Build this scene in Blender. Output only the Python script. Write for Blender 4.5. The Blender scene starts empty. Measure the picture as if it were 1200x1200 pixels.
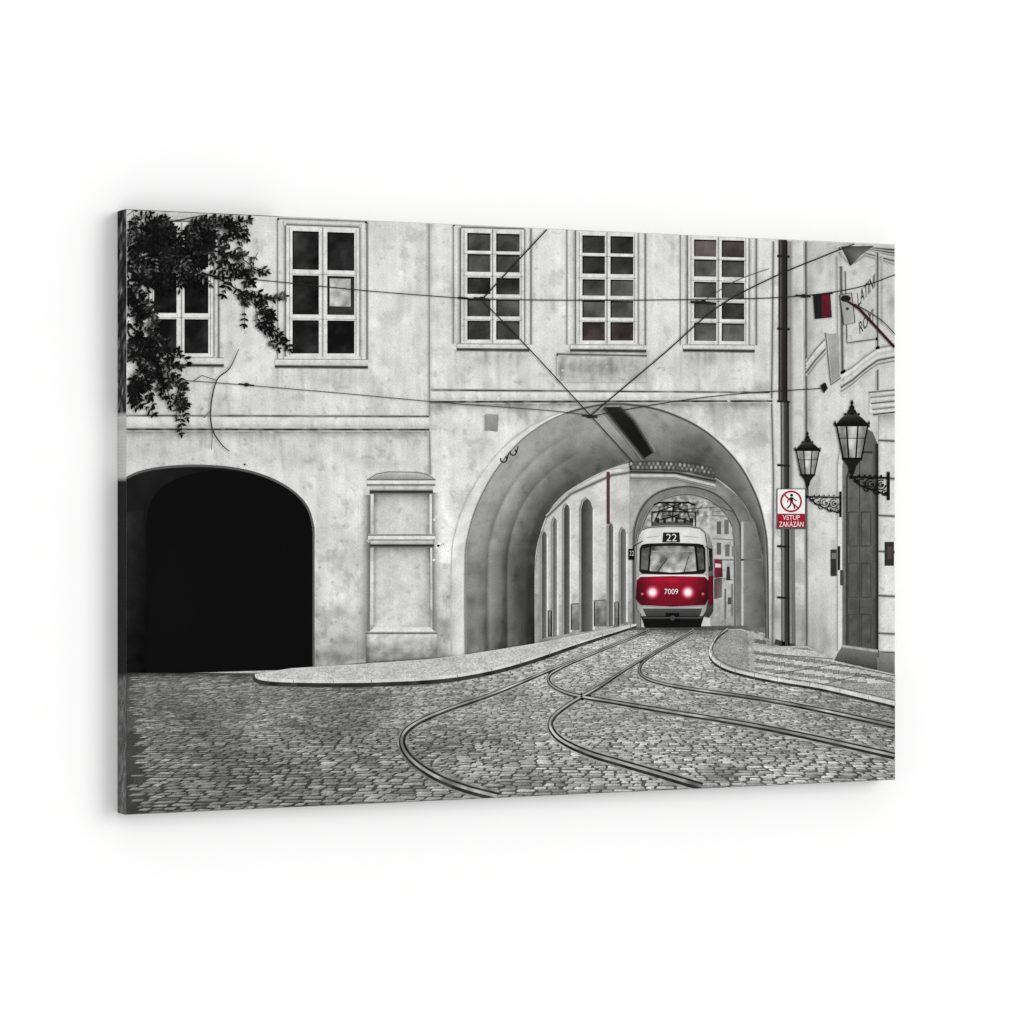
import bpy, math, random, bmesh
import numpy as np
from mathutils import Vector, noise as MN
from mathutils.geometry import delaunay_2d_cdt
random.seed(7); RND=random.Random(11)
scene=bpy.context.scene
scene.view_settings.view_transform='Standard'
try: scene.view_settings.look='None'
except Exception: pass
scene.view_settings.exposure=0
GAIN=1.06
F0=3488.0; A0=0.9027; A1=0.4302; CX=0.0309; CZ=4.199
CW,CH,CT=1.2,0.8,0.034
LS=0.00010
def P(px,py):
    uf=(px-600.0)/F0
    s=(uf*CZ-CX)/(A0-A1*uf)
    z=(600.0-py)/F0*(CZ+A1*s)
    return min(.6,max(-.6,s)),min(.4,max(-.4,z))
def fb(x,y,s,oct=4,seed=0.0):
    return MN.fractal(Vector((x/s+seed,y/s-seed,seed*1.7)),1.0,2.0,oct)
def lin(v):
    v=min(255,max(0,v))/255.0
    v=v/12.92 if v<=0.04045 else ((v+0.055)/1.055)**2.4
    return v/GAIN
def col(c):
    if isinstance(c,(int,float)): g=lin(c); return (g,g,g*0.985,1)
    return (lin(c[0]),lin(c[1]),lin(c[2]),1)
def mixc(a,c,t):
    return tuple(a[i]+(c[i]-a[i])*t for i in range(4))

# ---------- materials ----------
def ink(name,big=0.0,mid=0.0,fine=0.03,streak=0.0,spots=0.0,weave=0.03,rough=.85):
    m=bpy.data.materials.new(name); m.use_nodes=True
    nt=m.node_tree; N=nt.nodes; Lk=nt.links
    b=N['Principled BSDF']; b.inputs['Roughness'].default_value=rough
    b.inputs['Specular IOR Level'].default_value=0.06
    at=N.new('ShaderNodeAttribute'); at.attribute_name='Col'
    tc=N.new('ShaderNodeTexCoord')
    def math_(op,a,b_=None):
        n=N.new('ShaderNodeMath'); n.operation=op
        for i,v in enumerate((a,b_)):
            if v is None: continue
            if isinstance(v,(int,float)): n.inputs[i].default_value=v
            else: Lk.new(v,n.inputs[i])
        return n.outputs[0]
    def noise(scale,det,amp,stretch=None,rng=(.3,.7)):
        n=N.new('ShaderNodeTexNoise'); n.inputs['Scale'].default_value=scale; n.inputs['Detail'].default_value=det
        if stretch:
            mp=N.new('ShaderNodeMapping'); mp.inputs['Scale'].default_value=stretch
            Lk.new(tc.outputs['Object'],mp.inputs['Vector']); Lk.new(mp.outputs[0],n.inputs['Vector'])
        else: Lk.new(tc.outputs['Object'],n.inputs['Vector'])
        mr=N.new('ShaderNodeMapRange'); mr.inputs['From Min'].default_value=rng[0]; mr.inputs['From Max'].default_value=rng[1]
        mr.inputs['To Min'].default_value=1-amp; mr.inputs['To Max'].default_value=1+amp*0.6*(rng[0]!=.28)
        Lk.new(n.outputs['Fac'],mr.inputs['Value']); return mr.outputs[0]
    f=[]
    if big: f.append(noise(9,5,big))
    if mid: f.append(noise(60,4,mid))
    if fine: f.append(noise(430,1,fine))
    if streak: f.append(noise(1,3,streak,(85,1,5)))
    if spots: f.append(noise(75,6,spots,None,(.28,.40)))
    sx=N.new('ShaderNodeSeparateXYZ'); Lk.new(tc.outputs['Object'],sx.inputs[0])
    w=2*math.pi/0.0046
    a=math_('SINE',math_('MULTIPLY',sx.outputs[0],w)); c=math_('SINE',math_('MULTIPLY',sx.outputs[2],w))
    wv=math_('MULTIPLY',a,c)
    f.append(math_('ADD',math_('MULTIPLY',wv,weave),1.0))
    o=f[0]
    for g in f[1:]: o=math_('MULTIPLY',o,g)
    mx=N.new('ShaderNodeVectorMath'); mx.operation='SCALE'
    Lk.new(at.outputs['Color'],mx.inputs[0]); Lk.new(o,mx.inputs['Scale'])
    Lk.new(mx.outputs[0],b.inputs['Base Color'])
    bp=N.new('ShaderNodeBump'); bp.inputs['Strength'].default_value=.25; bp.inputs['Distance'].default_value=.0003
    Lk.new(wv,bp.inputs['Height']); Lk.new(bp.outputs[0],b.inputs['Normal'])
    return m
M_PLASTER=ink('printed_plaster',.05,.07,.12,.09,.26)
M_SMOOTH=ink('printed_ink',0,.07,.10)
M_STONE=ink('printed_stone',.10,.22,.28)
M_VAULT=ink('printed_vault_plaster',.07,.10,.11,.05,.16)
M_PAVE=ink('printed_paving',.06,.12,.20)
M_CANVAS=ink('canvas_cloth',0,.03,.05,0,0,.06)

# ---------- mesh builder ----------
COL=scene.collection
def wall(x,y): return 200
class B:
    def __init__(s): s.v=[];s.f=[];s.c=[]
    def _add(s,pts,cols,L,face=None):
        b=len(s.v)
        for (x,y),c in zip(pts,cols):
            X,Z=P(x,y); s.v.append((X,-L*LS,Z)); s.c.append(c)
        if face is None: face=[list(range(len(pts)))]
        for f in face: s.f.append([b+i for i in f])
    def poly(s,pts,c,L):
        if isinstance(c,list): cc=[col(k) for k in c]
        else: cc=[col(c)]*len(pts)
        if len(pts)>4 :
            vs=[Vector(p) for p in pts]
            r=delaunay_2d_cdt(vs,[],[list(range(len(vs)))],1,1e-5)
            P2=[(q.x,q.y) for q in r[0]]
            if isinstance(c,list): cc=[cc[o[0]] if o else cc[0] for o in r[3]]
            else: cc=[cc[0]]*len(P2)
            s._add(P2,cc,L,[list(f) for f in r[2]])
        else: s._add(pts,cc,L)
    def fine(s,pts,fn,L,step=5):
        bp=[];n=len(pts)
        for i in range(n):
            a=pts[i];b=pts[(i+1)%n]; d=math.hypot(b[0]-a[0],b[1]-a[1]); k=max(1,int(d/step))
            for j in range(k): bp.append((a[0]+(b[0]-a[0])*j/k,a[1]+(b[1]-a[1])*j/k))
        xs=[p[0] for p in pts]; ys=[p[1] for p in pts]
        vs=[Vector(p) for p in bp]; nb=len(vs)
        y=min(ys)+step*.5
        while y<max(ys):
            x=min(xs)+step*.5
            while x<max(xs):
                vs.append(Vector((x+.13,y+.07))); x+=step
            y+=step
        r=delaunay_2d_cdt(vs,[],[list(range(nb))],1,1e-4)
        P2=[(q.x,q.y) for q in r[0]]
        cc=[col(fn(x,y)) for x,y in P2]
        used=sorted({i for f in r[2] for i in f}); mp={o:i for i,o in enumerate(used)}
        s._add([P2[i] for i in used],[cc[i] for i in used],L,[[mp[i] for i in f] for f in r[2]])
    def rect(s,x0,y0,x1,y1,c,L): s.poly([(x0,y0),(x1,y0),(x1,y1),(x0,y1)],c,L)
    def _nrm(s,pts,i):
        n=len(pts); a=pts[max(0,i-1)];b=pts[min(n-1,i+1)]
        dx,dy=b[0]-a[0],b[1]-a[1]; d=math.hypot(dx,dy) or 1
        return -dy/d,dx/d
    def line(s,pts,w,c,L):
        if isinstance(w,(int,float)): w=[w]*len(pts)
        n=len(pts); lf=[];rt=[]
        for i in range(n):
            nx,ny=s._nrm(pts,i); nx*=w[i]/2; ny*=w[i]/2
            lf.append((pts[i][0]+nx,pts[i][1]+ny)); rt.append((pts[i][0]-nx,pts[i][1]-ny))
        cc=c if isinstance(c,list) else [c]*n
        cc=[col(k) for k in cc]
        s._add(lf+rt,cc+cc,L,[[i,i+1,n+i+1,n+i] for i in range(n-1)])
    def sline(s,pts,w,c,L,fn=None,side=0,sub=8):
        """soft-edged stroke that melts into the tone fn; side -1/1 = shade only to one side"""
        fn=fn or wall
        q=[]
        for i in range(len(pts)-1):
            a,b=pts[i],pts[i+1]; k=max(1,int(math.hypot(b[0]-a[0],b[1]-a[1])/sub))
            for j in range(k): q.append((a[0]+(b[0]-a[0])*j/k,a[1]+(b[1]-a[1])*j/k))
        q.append(pts[-1]); n=len(q)
        prof=[(-1,0),(-.55,.45),(-.2,1),(.2,1),(.55,.45),(1,0)] if side==0 else [(0,1),(.15*side,.85),(.4*side,.45),(.7*side,.15),(1*side,0)]
        P2=[];C=[]
        for off,k in prof:
            for i in range(n):
                nx,ny=s._nrm(q,i); x=q[i][0]+nx*w*off; y=q[i][1]+ny*w*off
                P2.append((x,y)); cc=c(x,y) if callable(c) else c
                C.append(mixc(col(fn(x,y)),col(cc),k))
        m=len(prof)
        s._add(P2,C,L,[[r*n+i,r*n+i+1,(r+1)*n+i+1,(r+1)*n+i] for r in range(m-1) for i in range(n-1)])
    def disc(s,x,y,r,c,L,c2=None,ry=None,n=20):
        ry=ry or r
        pts=[(x,y)]+[(x+r*math.cos(2*math.pi*i/n),y+ry*math.sin(2*math.pi*i/n)) for i in range(n)]
        cc=[col(c)]+[col(c2 if c2 is not None else c)]*n
        s._add(pts,cc,L,[[0,1+i,1+(i+1)%n] for i in range(n)])
    def ring(s,x,y,r,w,c,L,a0=0,a1=360,n=24,ry=None):
        ry=ry or r
        s.line([(x+r*math.cos(math.radians(a0+(a1-a0)*i/n)),y+ry*math.sin(math.radians(a0+(a1-a0)*i/n))) for i in range(n+1)],w,c,L)
    def text(s,txt,q,c,L,bold=0.0):
        cu=bpy.data.curves.new('t','FONT'); cu.body=txt; cu.resolution_u=3; cu.offset=bold
        o=bpy.data.objects.new('t',cu); COL.objects.link(o)
        dg=bpy.context.evaluated_depsgraph_get(); me=o.evaluated_get(dg).to_mesh()
        vs=[(v.co.x,v.co.y) for v in me.vertices]; fs=[list(p.vertices) for p in me.polygons]
        x0=min(v[0] for v in vs);x1=max(v[0] for v in vs);y0=min(v[1] for v in vs);y1=max(v[1] for v in vs)
        pts=[bil(q,(x-x0)/(x1-x0),1-(y-y0)/(y1-y0)) for x,y in vs]
        s._add(pts,[col(c)]*len(pts),L,fs)
        o.evaluated_get(dg).to_mesh_clear(); bpy.data.objects.remove(o); bpy.data.curves.remove(cu)
    def done(s,name,mat,parent,label=None,**kw):
        me=bpy.data.meshes.new(name); me.from_pydata(s.v,[],s.f); me.update()
        ca=me.color_attributes.new('Col','FLOAT_COLOR','POINT')
        ca.data.foreach_set('color',np.array(s.c,dtype=np.float32).ravel())
        flip=[p.index for p in me.polygons if p.normal.y>0.5]
        if flip:
            bm=bmesh.new(); bm.from_mesh(me); bm.faces.ensure_lookup_table()
            bmesh.ops.reverse_faces(bm,faces=[bm.faces[i] for i in flip]); bm.to_mesh(me); bm.free()
        me.materials.append(mat)
        o=bpy.data.objects.new(name,me); COL.objects.link(o)
        if parent is not None: o.parent=parent
        if label: o['label']=label
        for k,v in kw.items(): o[k]=v
        return o
def bil(q,u,v):
    (ax,ay),(bx,by),(cx,cy),(dx,dy)=q
    tx=ax+(bx-ax)*u; ty=ay+(by-ay)*u; ux=dx+(cx-dx)*u; uy=dy+(cy-dy)*u
    return (tx+(ux-tx)*v, ty+(uy-ty)*v)
def Q(x0,y0,x1,y1): return [(x0,y0),(x1,y0),(x1,y1),(x0,y1)]
def smooth(pts,k=6):
    out=[];n=len(pts)
    for i in range(n-1):
        p0=pts[max(0,i-1)];p1=pts[i];p2=pts[i+1];p3=pts[min(n-1,i+2)]
        for j in range(k):
            t=j/k
            out.append(tuple(0.5*((2*p1[d])+(-p0[d]+p2[d])*t+(2*p0[d]-5*p1[d]+4*p2[d]-p3[d])*t*t+(-p0[d]+3*p1[d]-3*p2[d]+p3[d])*t**3) for d in (0,1)))
    out.append(pts[-1]); return out
def G(x,y,cx,cy,rx,ry): return math.exp(-((x-cx)/rx)**2-((y-cy)/ry)**2)

# ---------- canvas body: stretched cloth with the picture wrapped over the edges ----------
def edgecol(s,z,dep):
    py=600-z*F0/(CZ+A1*s)
    if s<-.58:
        if z>.13: return 22+max(0,150*(fb(dep*3000,py,9,3,2)+.15))
        if py>790: return 100+50*fb(dep*3000,py,5,3,4)
        if py>562: return 34
        return 196-18*abs(math.sin(py*.4))*(488<py<504)
    if s>.58: return 205 if py<790 else 150
    if z<-.39: return 120+30*fb(s*900,dep*3000,8,3,1)
    return 26 if s<-.38 else 205
b=B(); loop=[]
nx,nz=80,120
for i in range(nx): loop.append((-.6+1.2*i/nx,-.4))
for i in range(nz): loop.append((.6,-.4+.8*i/nz))
for i in range(nx): loop.append((.6-1.2*i/nx,.4))
for i in range(nz): loop.append((-.6,.4-.8*i/nz))
n=len(loop)
rows=[(0,0),(.0005,.0003),(.0009,.001),(.0011,.002)]+[(.0011,.002+(CT-.002)*k/6) for k in range(1,7)]
for k,(e,y) in enumerate(rows):
    for (x,z) in loop:
        b.v.append((x*(1+e/.6),y,z*(1+e/.4))); b.c.append(col(edgecol(x,z,y)))
R_=len(rows)
for k in range(R_-1):
    for i in range(n):
        j=(i+1)%n; b.f.append([k*n+i,k*n+j,(k+1)*n+j,(k+1)*n+i])
b.f.append(list(range(n))); b.f.append([(R_-1)*n+i for i in range(n)][::-1])
me=bpy.data.meshes.new('canvas_print'); me.from_pydata(b.v,[],b.f)
bm=bmesh.new(); bm.from_mesh(me); bmesh.ops.recalc_face_normals(bm,faces=bm.faces); bm.to_mesh(me); bm.free()
ca=me.color_attributes.new('Col','FLOAT_COLOR','POINT'); ca.data.foreach_set('color',np.array(b.c,dtype=np.float32).ravel())
me.materials.append(M_CANVAS)
CV=bpy.data.objects.new('canvas_print',me); COL.objects.link(CV); CV.location=(0,0,1.5)
CV['label']='wide canvas print of red tram under archway on white wall'
CV['category']='canvas print'

# ---------- facade ----------
BL=[(300,470,60,12,-14),(180,520,60,25,-10),(400,640,25,30,-10),(395,700,25,25,12),(400,755,40,22,-30),(455,760,30,14,-22),
 (520,640,14,40,12),(515,585,10,25,14),(520,730,12,40,-18),(560,530,20,16,-16),(520,540,12,14,10),
 (700,430,60,18,-18),(560,430,40,10,-14),(800,430,60,14,-14),(890,500,12,40,-18),(893,400,10,80,-12),(495,360,10,90,-12),
 (380,445,60,8,-18),(575,418,44,7,-18),(840,418,44,7,-18),(905,730,10,30,-40),(620,490,30,10,-12),(830,490,30,12,-14),(350,540,20,14,-16),
 (455,545,20,6,-20),(935,730,14,30,-40),(960,740,20,22,-30),(935,400,10,120,-12),(375,640,7,120,-14),(428,680,9,90,-18),(390,770,50,8,-40),(516,766,16,8,-40)]
def wall(x,y):
    v=231
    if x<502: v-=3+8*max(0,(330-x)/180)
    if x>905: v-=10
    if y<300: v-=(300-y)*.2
    for cx,cy,rx,ry,a in BL:
        dx=(x-cx)/rx; dy=(y-cy)/ry
        if abs(dx)<2.4 and abs(dy)<2.4: v+=a*math.exp(-dx*dx-dy*dy)
    v-=16*math.exp(-((x-503)/3)**2)
    v+=9*fb(x,y,70,4,3)+8*fb(x,y,14,3,9)
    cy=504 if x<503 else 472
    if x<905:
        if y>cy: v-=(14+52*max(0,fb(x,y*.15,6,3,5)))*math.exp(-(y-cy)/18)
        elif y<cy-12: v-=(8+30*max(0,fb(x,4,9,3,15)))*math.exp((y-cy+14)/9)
    # run-off below the sills
    for a0,a1,sy in ((322,431,431),(160,262,428),(535,620,410),(668,757,410),(800,884,412)):
        if a0-4<x<a1+4 and y>sy: v-=(10+64*max(0,fb(x,y*.06,5,3,a0*.1)+.05))*math.exp(-(y-sy)/16)
    v-=30*max(0,fb(x,y,30,5,31)-.22)+40*max(0,fb(x,y*.25,8,4,41)-.32)
    if y>600: v-=max(0,(y-680)/100)*(14+66*max(0,fb(x,y,16,4,51)))*(x<545 or x>900)
    # peeled plaster, hard-edged islands, denser near the arches and at the foot
    near=math.exp(-(abs(math.hypot((x-725)/190,(y-660)/200)-1)/.14)**2)*(y>470)+ (.8 if (y>640 and x<545) else 0)+.35*math.exp(-((y-cy)/30)**2)
    pch=fb(x,y,26,5,21)
    if pch>.52-.30*near: v+=9
    elif pch<-.50+.28*near: v-=18
    return v
b=B()
nxg,nyg=360,270
for j in range(nyg):
    for i in range(nxg):
        s=-.6+1.2*i/(nxg-1); z=.4-.8*j/(nyg-1)
        Zc=CZ+A1*s; x=600+F0*(CX+A0*s)/Zc; y=600-z*F0/Zc
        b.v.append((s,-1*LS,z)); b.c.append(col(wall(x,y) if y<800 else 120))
b.f=[[j*nxg+i,j*nxg+i+1,(j+1)*nxg+i+1,(j+1)*nxg+i] for j in range(nyg-1) for i in range(nxg-1)]
def cornice(x0,x1,yt0,yt1,yb0,yb1):
    b.sline([(x0,yt0),(x1,yt1)],2.0,lambda x,y:90+90*fb(x,y,10,3,2),3)
    n=max(2,int((x1-x0)/4)); top=[];bot=[];mid_=[]
    for i in range(n+1):
        t=i/n; x=x0+(x1-x0)*t; a=yt0+(yt1-yt0)*t+1.2; c=yb0+(yb1-yb0)*t
        top.append((x,a)); mid_.append((x,a+(c-a)*.5)); bot.append((x,c))
    k=n+1
    cols=[col(232+18*fb(p[0],p[1],14,3,4)) for p in top]+[col(222+24*fb(p[0],p[1],8,3,6)) for p in mid_]+[col(174+34*fb(p[0],p[1],8,3,8)) for p in bot]
    b._add(top+mid_+bot,cols,2,[[r*k+i,r*k+i+1,(r+1)*k+i+1,(r+1)*k+i] for r in range(2) for i in range(n)])
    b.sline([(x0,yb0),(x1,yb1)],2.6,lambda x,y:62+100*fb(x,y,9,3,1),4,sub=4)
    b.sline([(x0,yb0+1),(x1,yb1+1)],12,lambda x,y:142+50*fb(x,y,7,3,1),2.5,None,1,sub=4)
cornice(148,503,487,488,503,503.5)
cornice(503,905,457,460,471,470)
b.sline([(502.5,262),(503,487)],2.2,150,3.4); b.sline([(503,506),(504,556)],2.2,140,3.4)
b.sline([(906,283),(904,470),(906,560),(905,756)],2.4,112,3.4)
b.fine(Q(652,415,758,448),lambda x,y:200+26*fb(x,y,8,4,2)-30*G(x,y,700,432,50,8)-40*max(0,fb(x,y*.1,5,3,4)),2,3)
b.sline([(652,415),(758,417)],2.2,90,4); b.sline([(652,415),(652,446)],1.4,165,4); b.sline([(652,448),(758,448)],1.4,180,4)
for i in range(110):
    x=RND.choice([RND.uniform(150,500),RND.uniform(505,900)]); y=RND.choice([RND.uniform(430,480),RND.uniform(505,545)])
    if RND.random()<.45: x=RND.choice([RND.uniform(372,432),RND.uniform(508,528)]); y=RND.uniform(600,775)
    if 530<x<900 and y>476: continue
    r=RND.uniform(.8,2.8); k=11; dl=RND.choice([-46,-28,-18,8])
    pp=[(x,y)]+[(x+r*RND.uniform(.5,1.7)*math.cos(6.283*j/k),y+r*.8*RND.uniform(.5,1.7)*math.sin(6.283*j/k)) for j in range(k)]
    b._add(pp,[col(wall(x,y)+dl)]+[col(wall(x,y)+dl*.2)]*k,4.5,[[0,1+j,1+(j+1)%k] for j in range(k)])
b.sline([(569,486),(569,505)],3,150,4); b.poly([(570,485),(584,486),(583,506),(569,504)],[165,158,140,146],5)
for hx,hy in ((590,538),(601,530)):
    b.ring(hx,hy,3.6,1.5,40,6,-60,200); b.line([(hx+4,hy),(hx+6,hy-7)],1.3,40,6)
FAC=b.done('building',M_PLASTER,CV,'pale old plastered building with cornices over two archways')

# ---------- windows ----------
def window(q,us,vs_,surr,sill,seed,reflect=(),red=(),label=None,dark=32):
    r=random.Random(seed)
    w=B()
    (sx0,sy0,sx1,sy1)=surr
    s1=(q[1][1]-q[0][1])/(q[1][0]-q[0][0])
    def rq(x0,y0,x1,y1): return [(x0,y0),(x1,y0+s1*(x1-x0)),(x1,y1+.008*(x1-x0)),(x0,y1)]
    o=rq(sx0,sy0,sx1,sy1)
    sf=lambda x,y:228+13*fb(x,y,12,4,4)-(300-y)*.1*(y<300)-40*max(0,fb(x,y*.3,6,3,14)-.3)
    w.fine(o,sf,2,4)
    w.sline([o[0],o[3]],2.0,140,3,wall); w.sline([o[1],o[2]],2.6,124,3,wall)
    w.sline([o[0],o[1]],2.0,136,3,wall)
    i_=rq(sx0+7,sy0+3,sx1-7,sy1)
    w.sline([i_[0],i_[3]],1.6,178,3.3,sf); w.sline([i_[1],i_[2]],1.6,182,3.3,sf)
    e=1
    f0=(q[0][0]-e,q[0][1]-e);f1=(q[1][0]+e,q[1][1]-e);f2=(q[2][0]+e,q[2][1]);f3=(q[3][0]-e,q[3][1])
    w.sline([f3,f0],6,70,3.6,sf,-1); w.sline([f0,f1],5,60,3.7,sf,-1); w.sline([f1,f2],4,104,3.8,sf,-1)
    sx0,sy,sx1,h=sill
    sm=lambda x,y:sf(x,y)+4-4*(y-sy)
    w.fine([(sx0,sy),(sx1,sy+.008*(sx1-sx0)),(sx1,sy+h),(sx0,sy+h-1)],sm,8,2.5)
    w.sline([(sx0,sy+h-.5),(sx1,sy+h+.5)],1.9,lambda x,y:44+30*fb(x,y,7,3,seed),9,lambda x,y:130); w.line([(sx0,sy),(sx1,sy+.6)],.8,150,9)
    SU=w.done('window',M_PLASTER,FAC,label)
    w=B()
    w.fine(q,lambda x,y:229+18*fb(x,y,9,4,seed),5,3)
    w.sline([bil(q,.5,.0),bil(q,.5,1)],1.2,130,7,lambda x,y:226)
    w.line([bil(q,.035,.01),bil(q,.035,.99)],.8,155,7); w.line([bil(q,.965,.01),bil(q,.965,.99)],.8,155,7)
    for v in [ (vs_[k][1]+vs_[k+1][0])/2 for k in range(len(vs_)-1)]:
        w.line([bil(q,.02,v+.012),bil(q,.98,v+.012)],.7,168,7)
    w.done('frame',M_PLASTER,SU)
    g=B()
    ph0=r.uniform(0,60)
    for iu,(u0,u1) in enumerate(us):
        for iv,(v0,v1) in enumerate(vs_):
            qq=[bil(q,u0,v0),bil(q,u1,v0),bil(q,u1,v1),bil(q,u0,v1)]; a,b_,c,d=qq
            base=dark+r.uniform(-14,18); rd=(iu,iv) in red; tl=r.uniform(-1,1)
            def fn(x,y,base=base,rd=rd,tl=tl,a=a):
                v=base+30*fb(x,y,24,4,ph0)+10*fb(x,y,5,2,ph0)+tl*(x-a[0])*.6
                v=max(12,v)
                return (v*1.06+2,v*.95,v*.97) if rd else v
            g.fine(qq,fn,6,3)
            g.line([(a[0],a[1]+.8),(b_[0],b_[1]+.8)],1.6,10,9); g.line([(a[0]+.5,a[1]),(d[0]+.5,d[1])],1.2,12,9)
            if (iu,iv) in reflect:
                g.fine([bil(qq,.08,.06),bil(qq,.86,.06),bil(qq,.86,.78),bil(qq,.08,.78)],lambda x,y:186+50*fb(x,y,9,3,2),8,3)
    g.done('glass',M_SMOOTH,SU)
R3=[(.035,.33),(.375,.675),(.72,.975)]
R5=[(.035,.19),(.22,.375),(.425,.57),(.615,.765),(.805,.97)]
window([(176,260),(249,262),(249,418),(176,418)],[(.06,.42),(.55,.93)],R3,(165,255,256,419),(160,419,262,9),1,label='white casement window half behind leaves',dark=24)
window([(336,265),(420,268),(420,418),(336,418)],[(.08,.445),(.565,.94)],R3,(325,256,430,421),(322,421,431,9),2,reflect=((1,1),),dark=28,label='tall white casement window with six panes')
U2=[(.09,.465),(.56,.94)]
window([(541,268),(613,270),(613,402),(541,402)],U2,R5,(531,263,622,403),(535,403,620,7),3,dark=62)
window([(676,271),(746,273),(746,403),(676,403)],U2,R5,(664,268,756,404),(668,404,757,7),4,red=((0,4),(1,4)),dark=66)
window([(807,276),(876,278),(876,404),(807,403)],U2,R5,(797,272,886,404),(800,404,884,7),5,red=((0,0),(1,0)),dark=76)

# ---------- left doorway ----------
d=B()
arc=smooth([(148,560),(168,552),(200,547),(240,546),(280,550),(315,560),(343,576),(360,595),(367,618)],5)
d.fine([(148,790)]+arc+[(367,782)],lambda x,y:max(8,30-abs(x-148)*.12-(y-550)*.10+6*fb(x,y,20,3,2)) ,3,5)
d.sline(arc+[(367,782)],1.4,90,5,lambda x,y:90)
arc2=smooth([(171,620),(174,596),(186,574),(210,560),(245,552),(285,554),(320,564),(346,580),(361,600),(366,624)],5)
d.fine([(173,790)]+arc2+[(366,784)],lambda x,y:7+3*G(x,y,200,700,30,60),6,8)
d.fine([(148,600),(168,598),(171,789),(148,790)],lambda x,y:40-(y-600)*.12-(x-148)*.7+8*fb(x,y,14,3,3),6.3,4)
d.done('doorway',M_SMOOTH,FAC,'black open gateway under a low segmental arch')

# ---------- pilaster ----------
p=B()
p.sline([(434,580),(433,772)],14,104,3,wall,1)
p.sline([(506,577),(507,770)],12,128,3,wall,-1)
pf=lambda x,y:219+11*fb(x,y,18,4,7)-10*G(x,y,450,600,8,20)-40*max(0,fb(x,y,14,4,61)-.15)-50*max(0,(y-700)/80)*max(0,fb(x,y,9,3,63)+.1)
p.fine([(433,561.5),(441,556),(455,553.5),(488,554),(500,556.5),(508,561.5)],lambda x,y:140+5.5*(562-y)+(x-431)*.3,4.5,3)
p.sline([(433,561),(441,555.6),(455,553),(488,553.5),(500,556),(508,561)],1.4,120,4.8,wall)
p.fine(Q(430,562,510,568),lambda x,y:240-abs(y-564)*5+10*fb(x,y,10,3,3),5,2)
p.fine(Q(433,568,507,576),lambda x,y:212-abs(y-571)*7+10*fb(x,y,10,3,3),5.1,2)
p.sline([(430,562),(510,562)],1.2,88,8,lambda x,y:190); p.sline([(430,568.4),(510,568.4)],1.4,84,8,lambda x,y:200)
p.sline([(433,576.5),(507,576.5)],2.4,26,8,lambda x,y:130)
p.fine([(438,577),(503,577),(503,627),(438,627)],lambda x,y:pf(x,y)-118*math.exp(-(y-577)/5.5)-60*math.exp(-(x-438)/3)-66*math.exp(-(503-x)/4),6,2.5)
p.fine(Q(431,627,510,632.5),lambda x,y:240-abs(y-629)*5+8*fb(x,y,10,3,5),7,2)
p.fine(Q(434,632.5,507,639),lambda x,y:206-abs(y-635)*7+8*fb(x,y,10,3,5),7,2)
p.sline([(431,627),(510,627)],1.4,100,8,lambda x,y:220); p.sline([(432,632.8),(509,632.8)],1,100,8,lambda x,y:210); p.sline([(433,639.5),(508,639.5)],2.3,30,8,lambda x,y:140)
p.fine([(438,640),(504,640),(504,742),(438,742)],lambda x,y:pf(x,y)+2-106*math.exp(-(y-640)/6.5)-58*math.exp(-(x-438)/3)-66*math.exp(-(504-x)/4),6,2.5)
p.fine([(438,735),(504,735),(511,742),(430,742)],lambda x,y:236-6*abs(y-738)+9*fb(x,y,9,4,3),7.5,2.5)
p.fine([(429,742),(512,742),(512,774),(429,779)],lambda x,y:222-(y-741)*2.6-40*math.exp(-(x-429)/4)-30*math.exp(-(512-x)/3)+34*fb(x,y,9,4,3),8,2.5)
p.sline([(429,742),(512,742)],1.8,84,9,lambda x,y:215)
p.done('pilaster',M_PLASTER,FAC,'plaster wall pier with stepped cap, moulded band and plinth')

# ---------- great archway ----------
OUT=[(545,770),(545,660),(549,625),(560,590),(580,553),(610,517),(650,490),(695,476),(735,474),(780,483),(825,505),(862,540),(885,580),(896,620),(899,660),(900,757)]
INN=[(626,756),(626,670),(630,635),(640,605),(657,582),(680,566),(705,553),(735,543),(770,541),(805,547),(838,560),(865,582),(882,610),(891,640),(894,670),(896,742)]
ar=B()
sO=smooth(OUT,10); sI=smooth(INN,10); n=len(sO)
ringo=[(p_[0]+(p_[0]-735)*.085,p_[1]-1.5) if p_[0]<735 else (p_[0]+(p_[0]-735)*.018,p_[1]-2) for p_ in sO]
ringm=[((a[0]+c[0])/2,(a[1]+c[1])/2) for a,c in zip(ringo,sO)]
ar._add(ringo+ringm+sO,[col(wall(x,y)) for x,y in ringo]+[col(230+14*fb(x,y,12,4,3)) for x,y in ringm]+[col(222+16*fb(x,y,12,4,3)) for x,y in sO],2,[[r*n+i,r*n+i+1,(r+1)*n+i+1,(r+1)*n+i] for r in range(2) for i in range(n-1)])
ar.sline(ringo[:int(n*.5)],1.3,lambda x,y:188+20*fb(x,y,14,3,2),3,wall)
NT=60
pts=[];cs=[]
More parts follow.
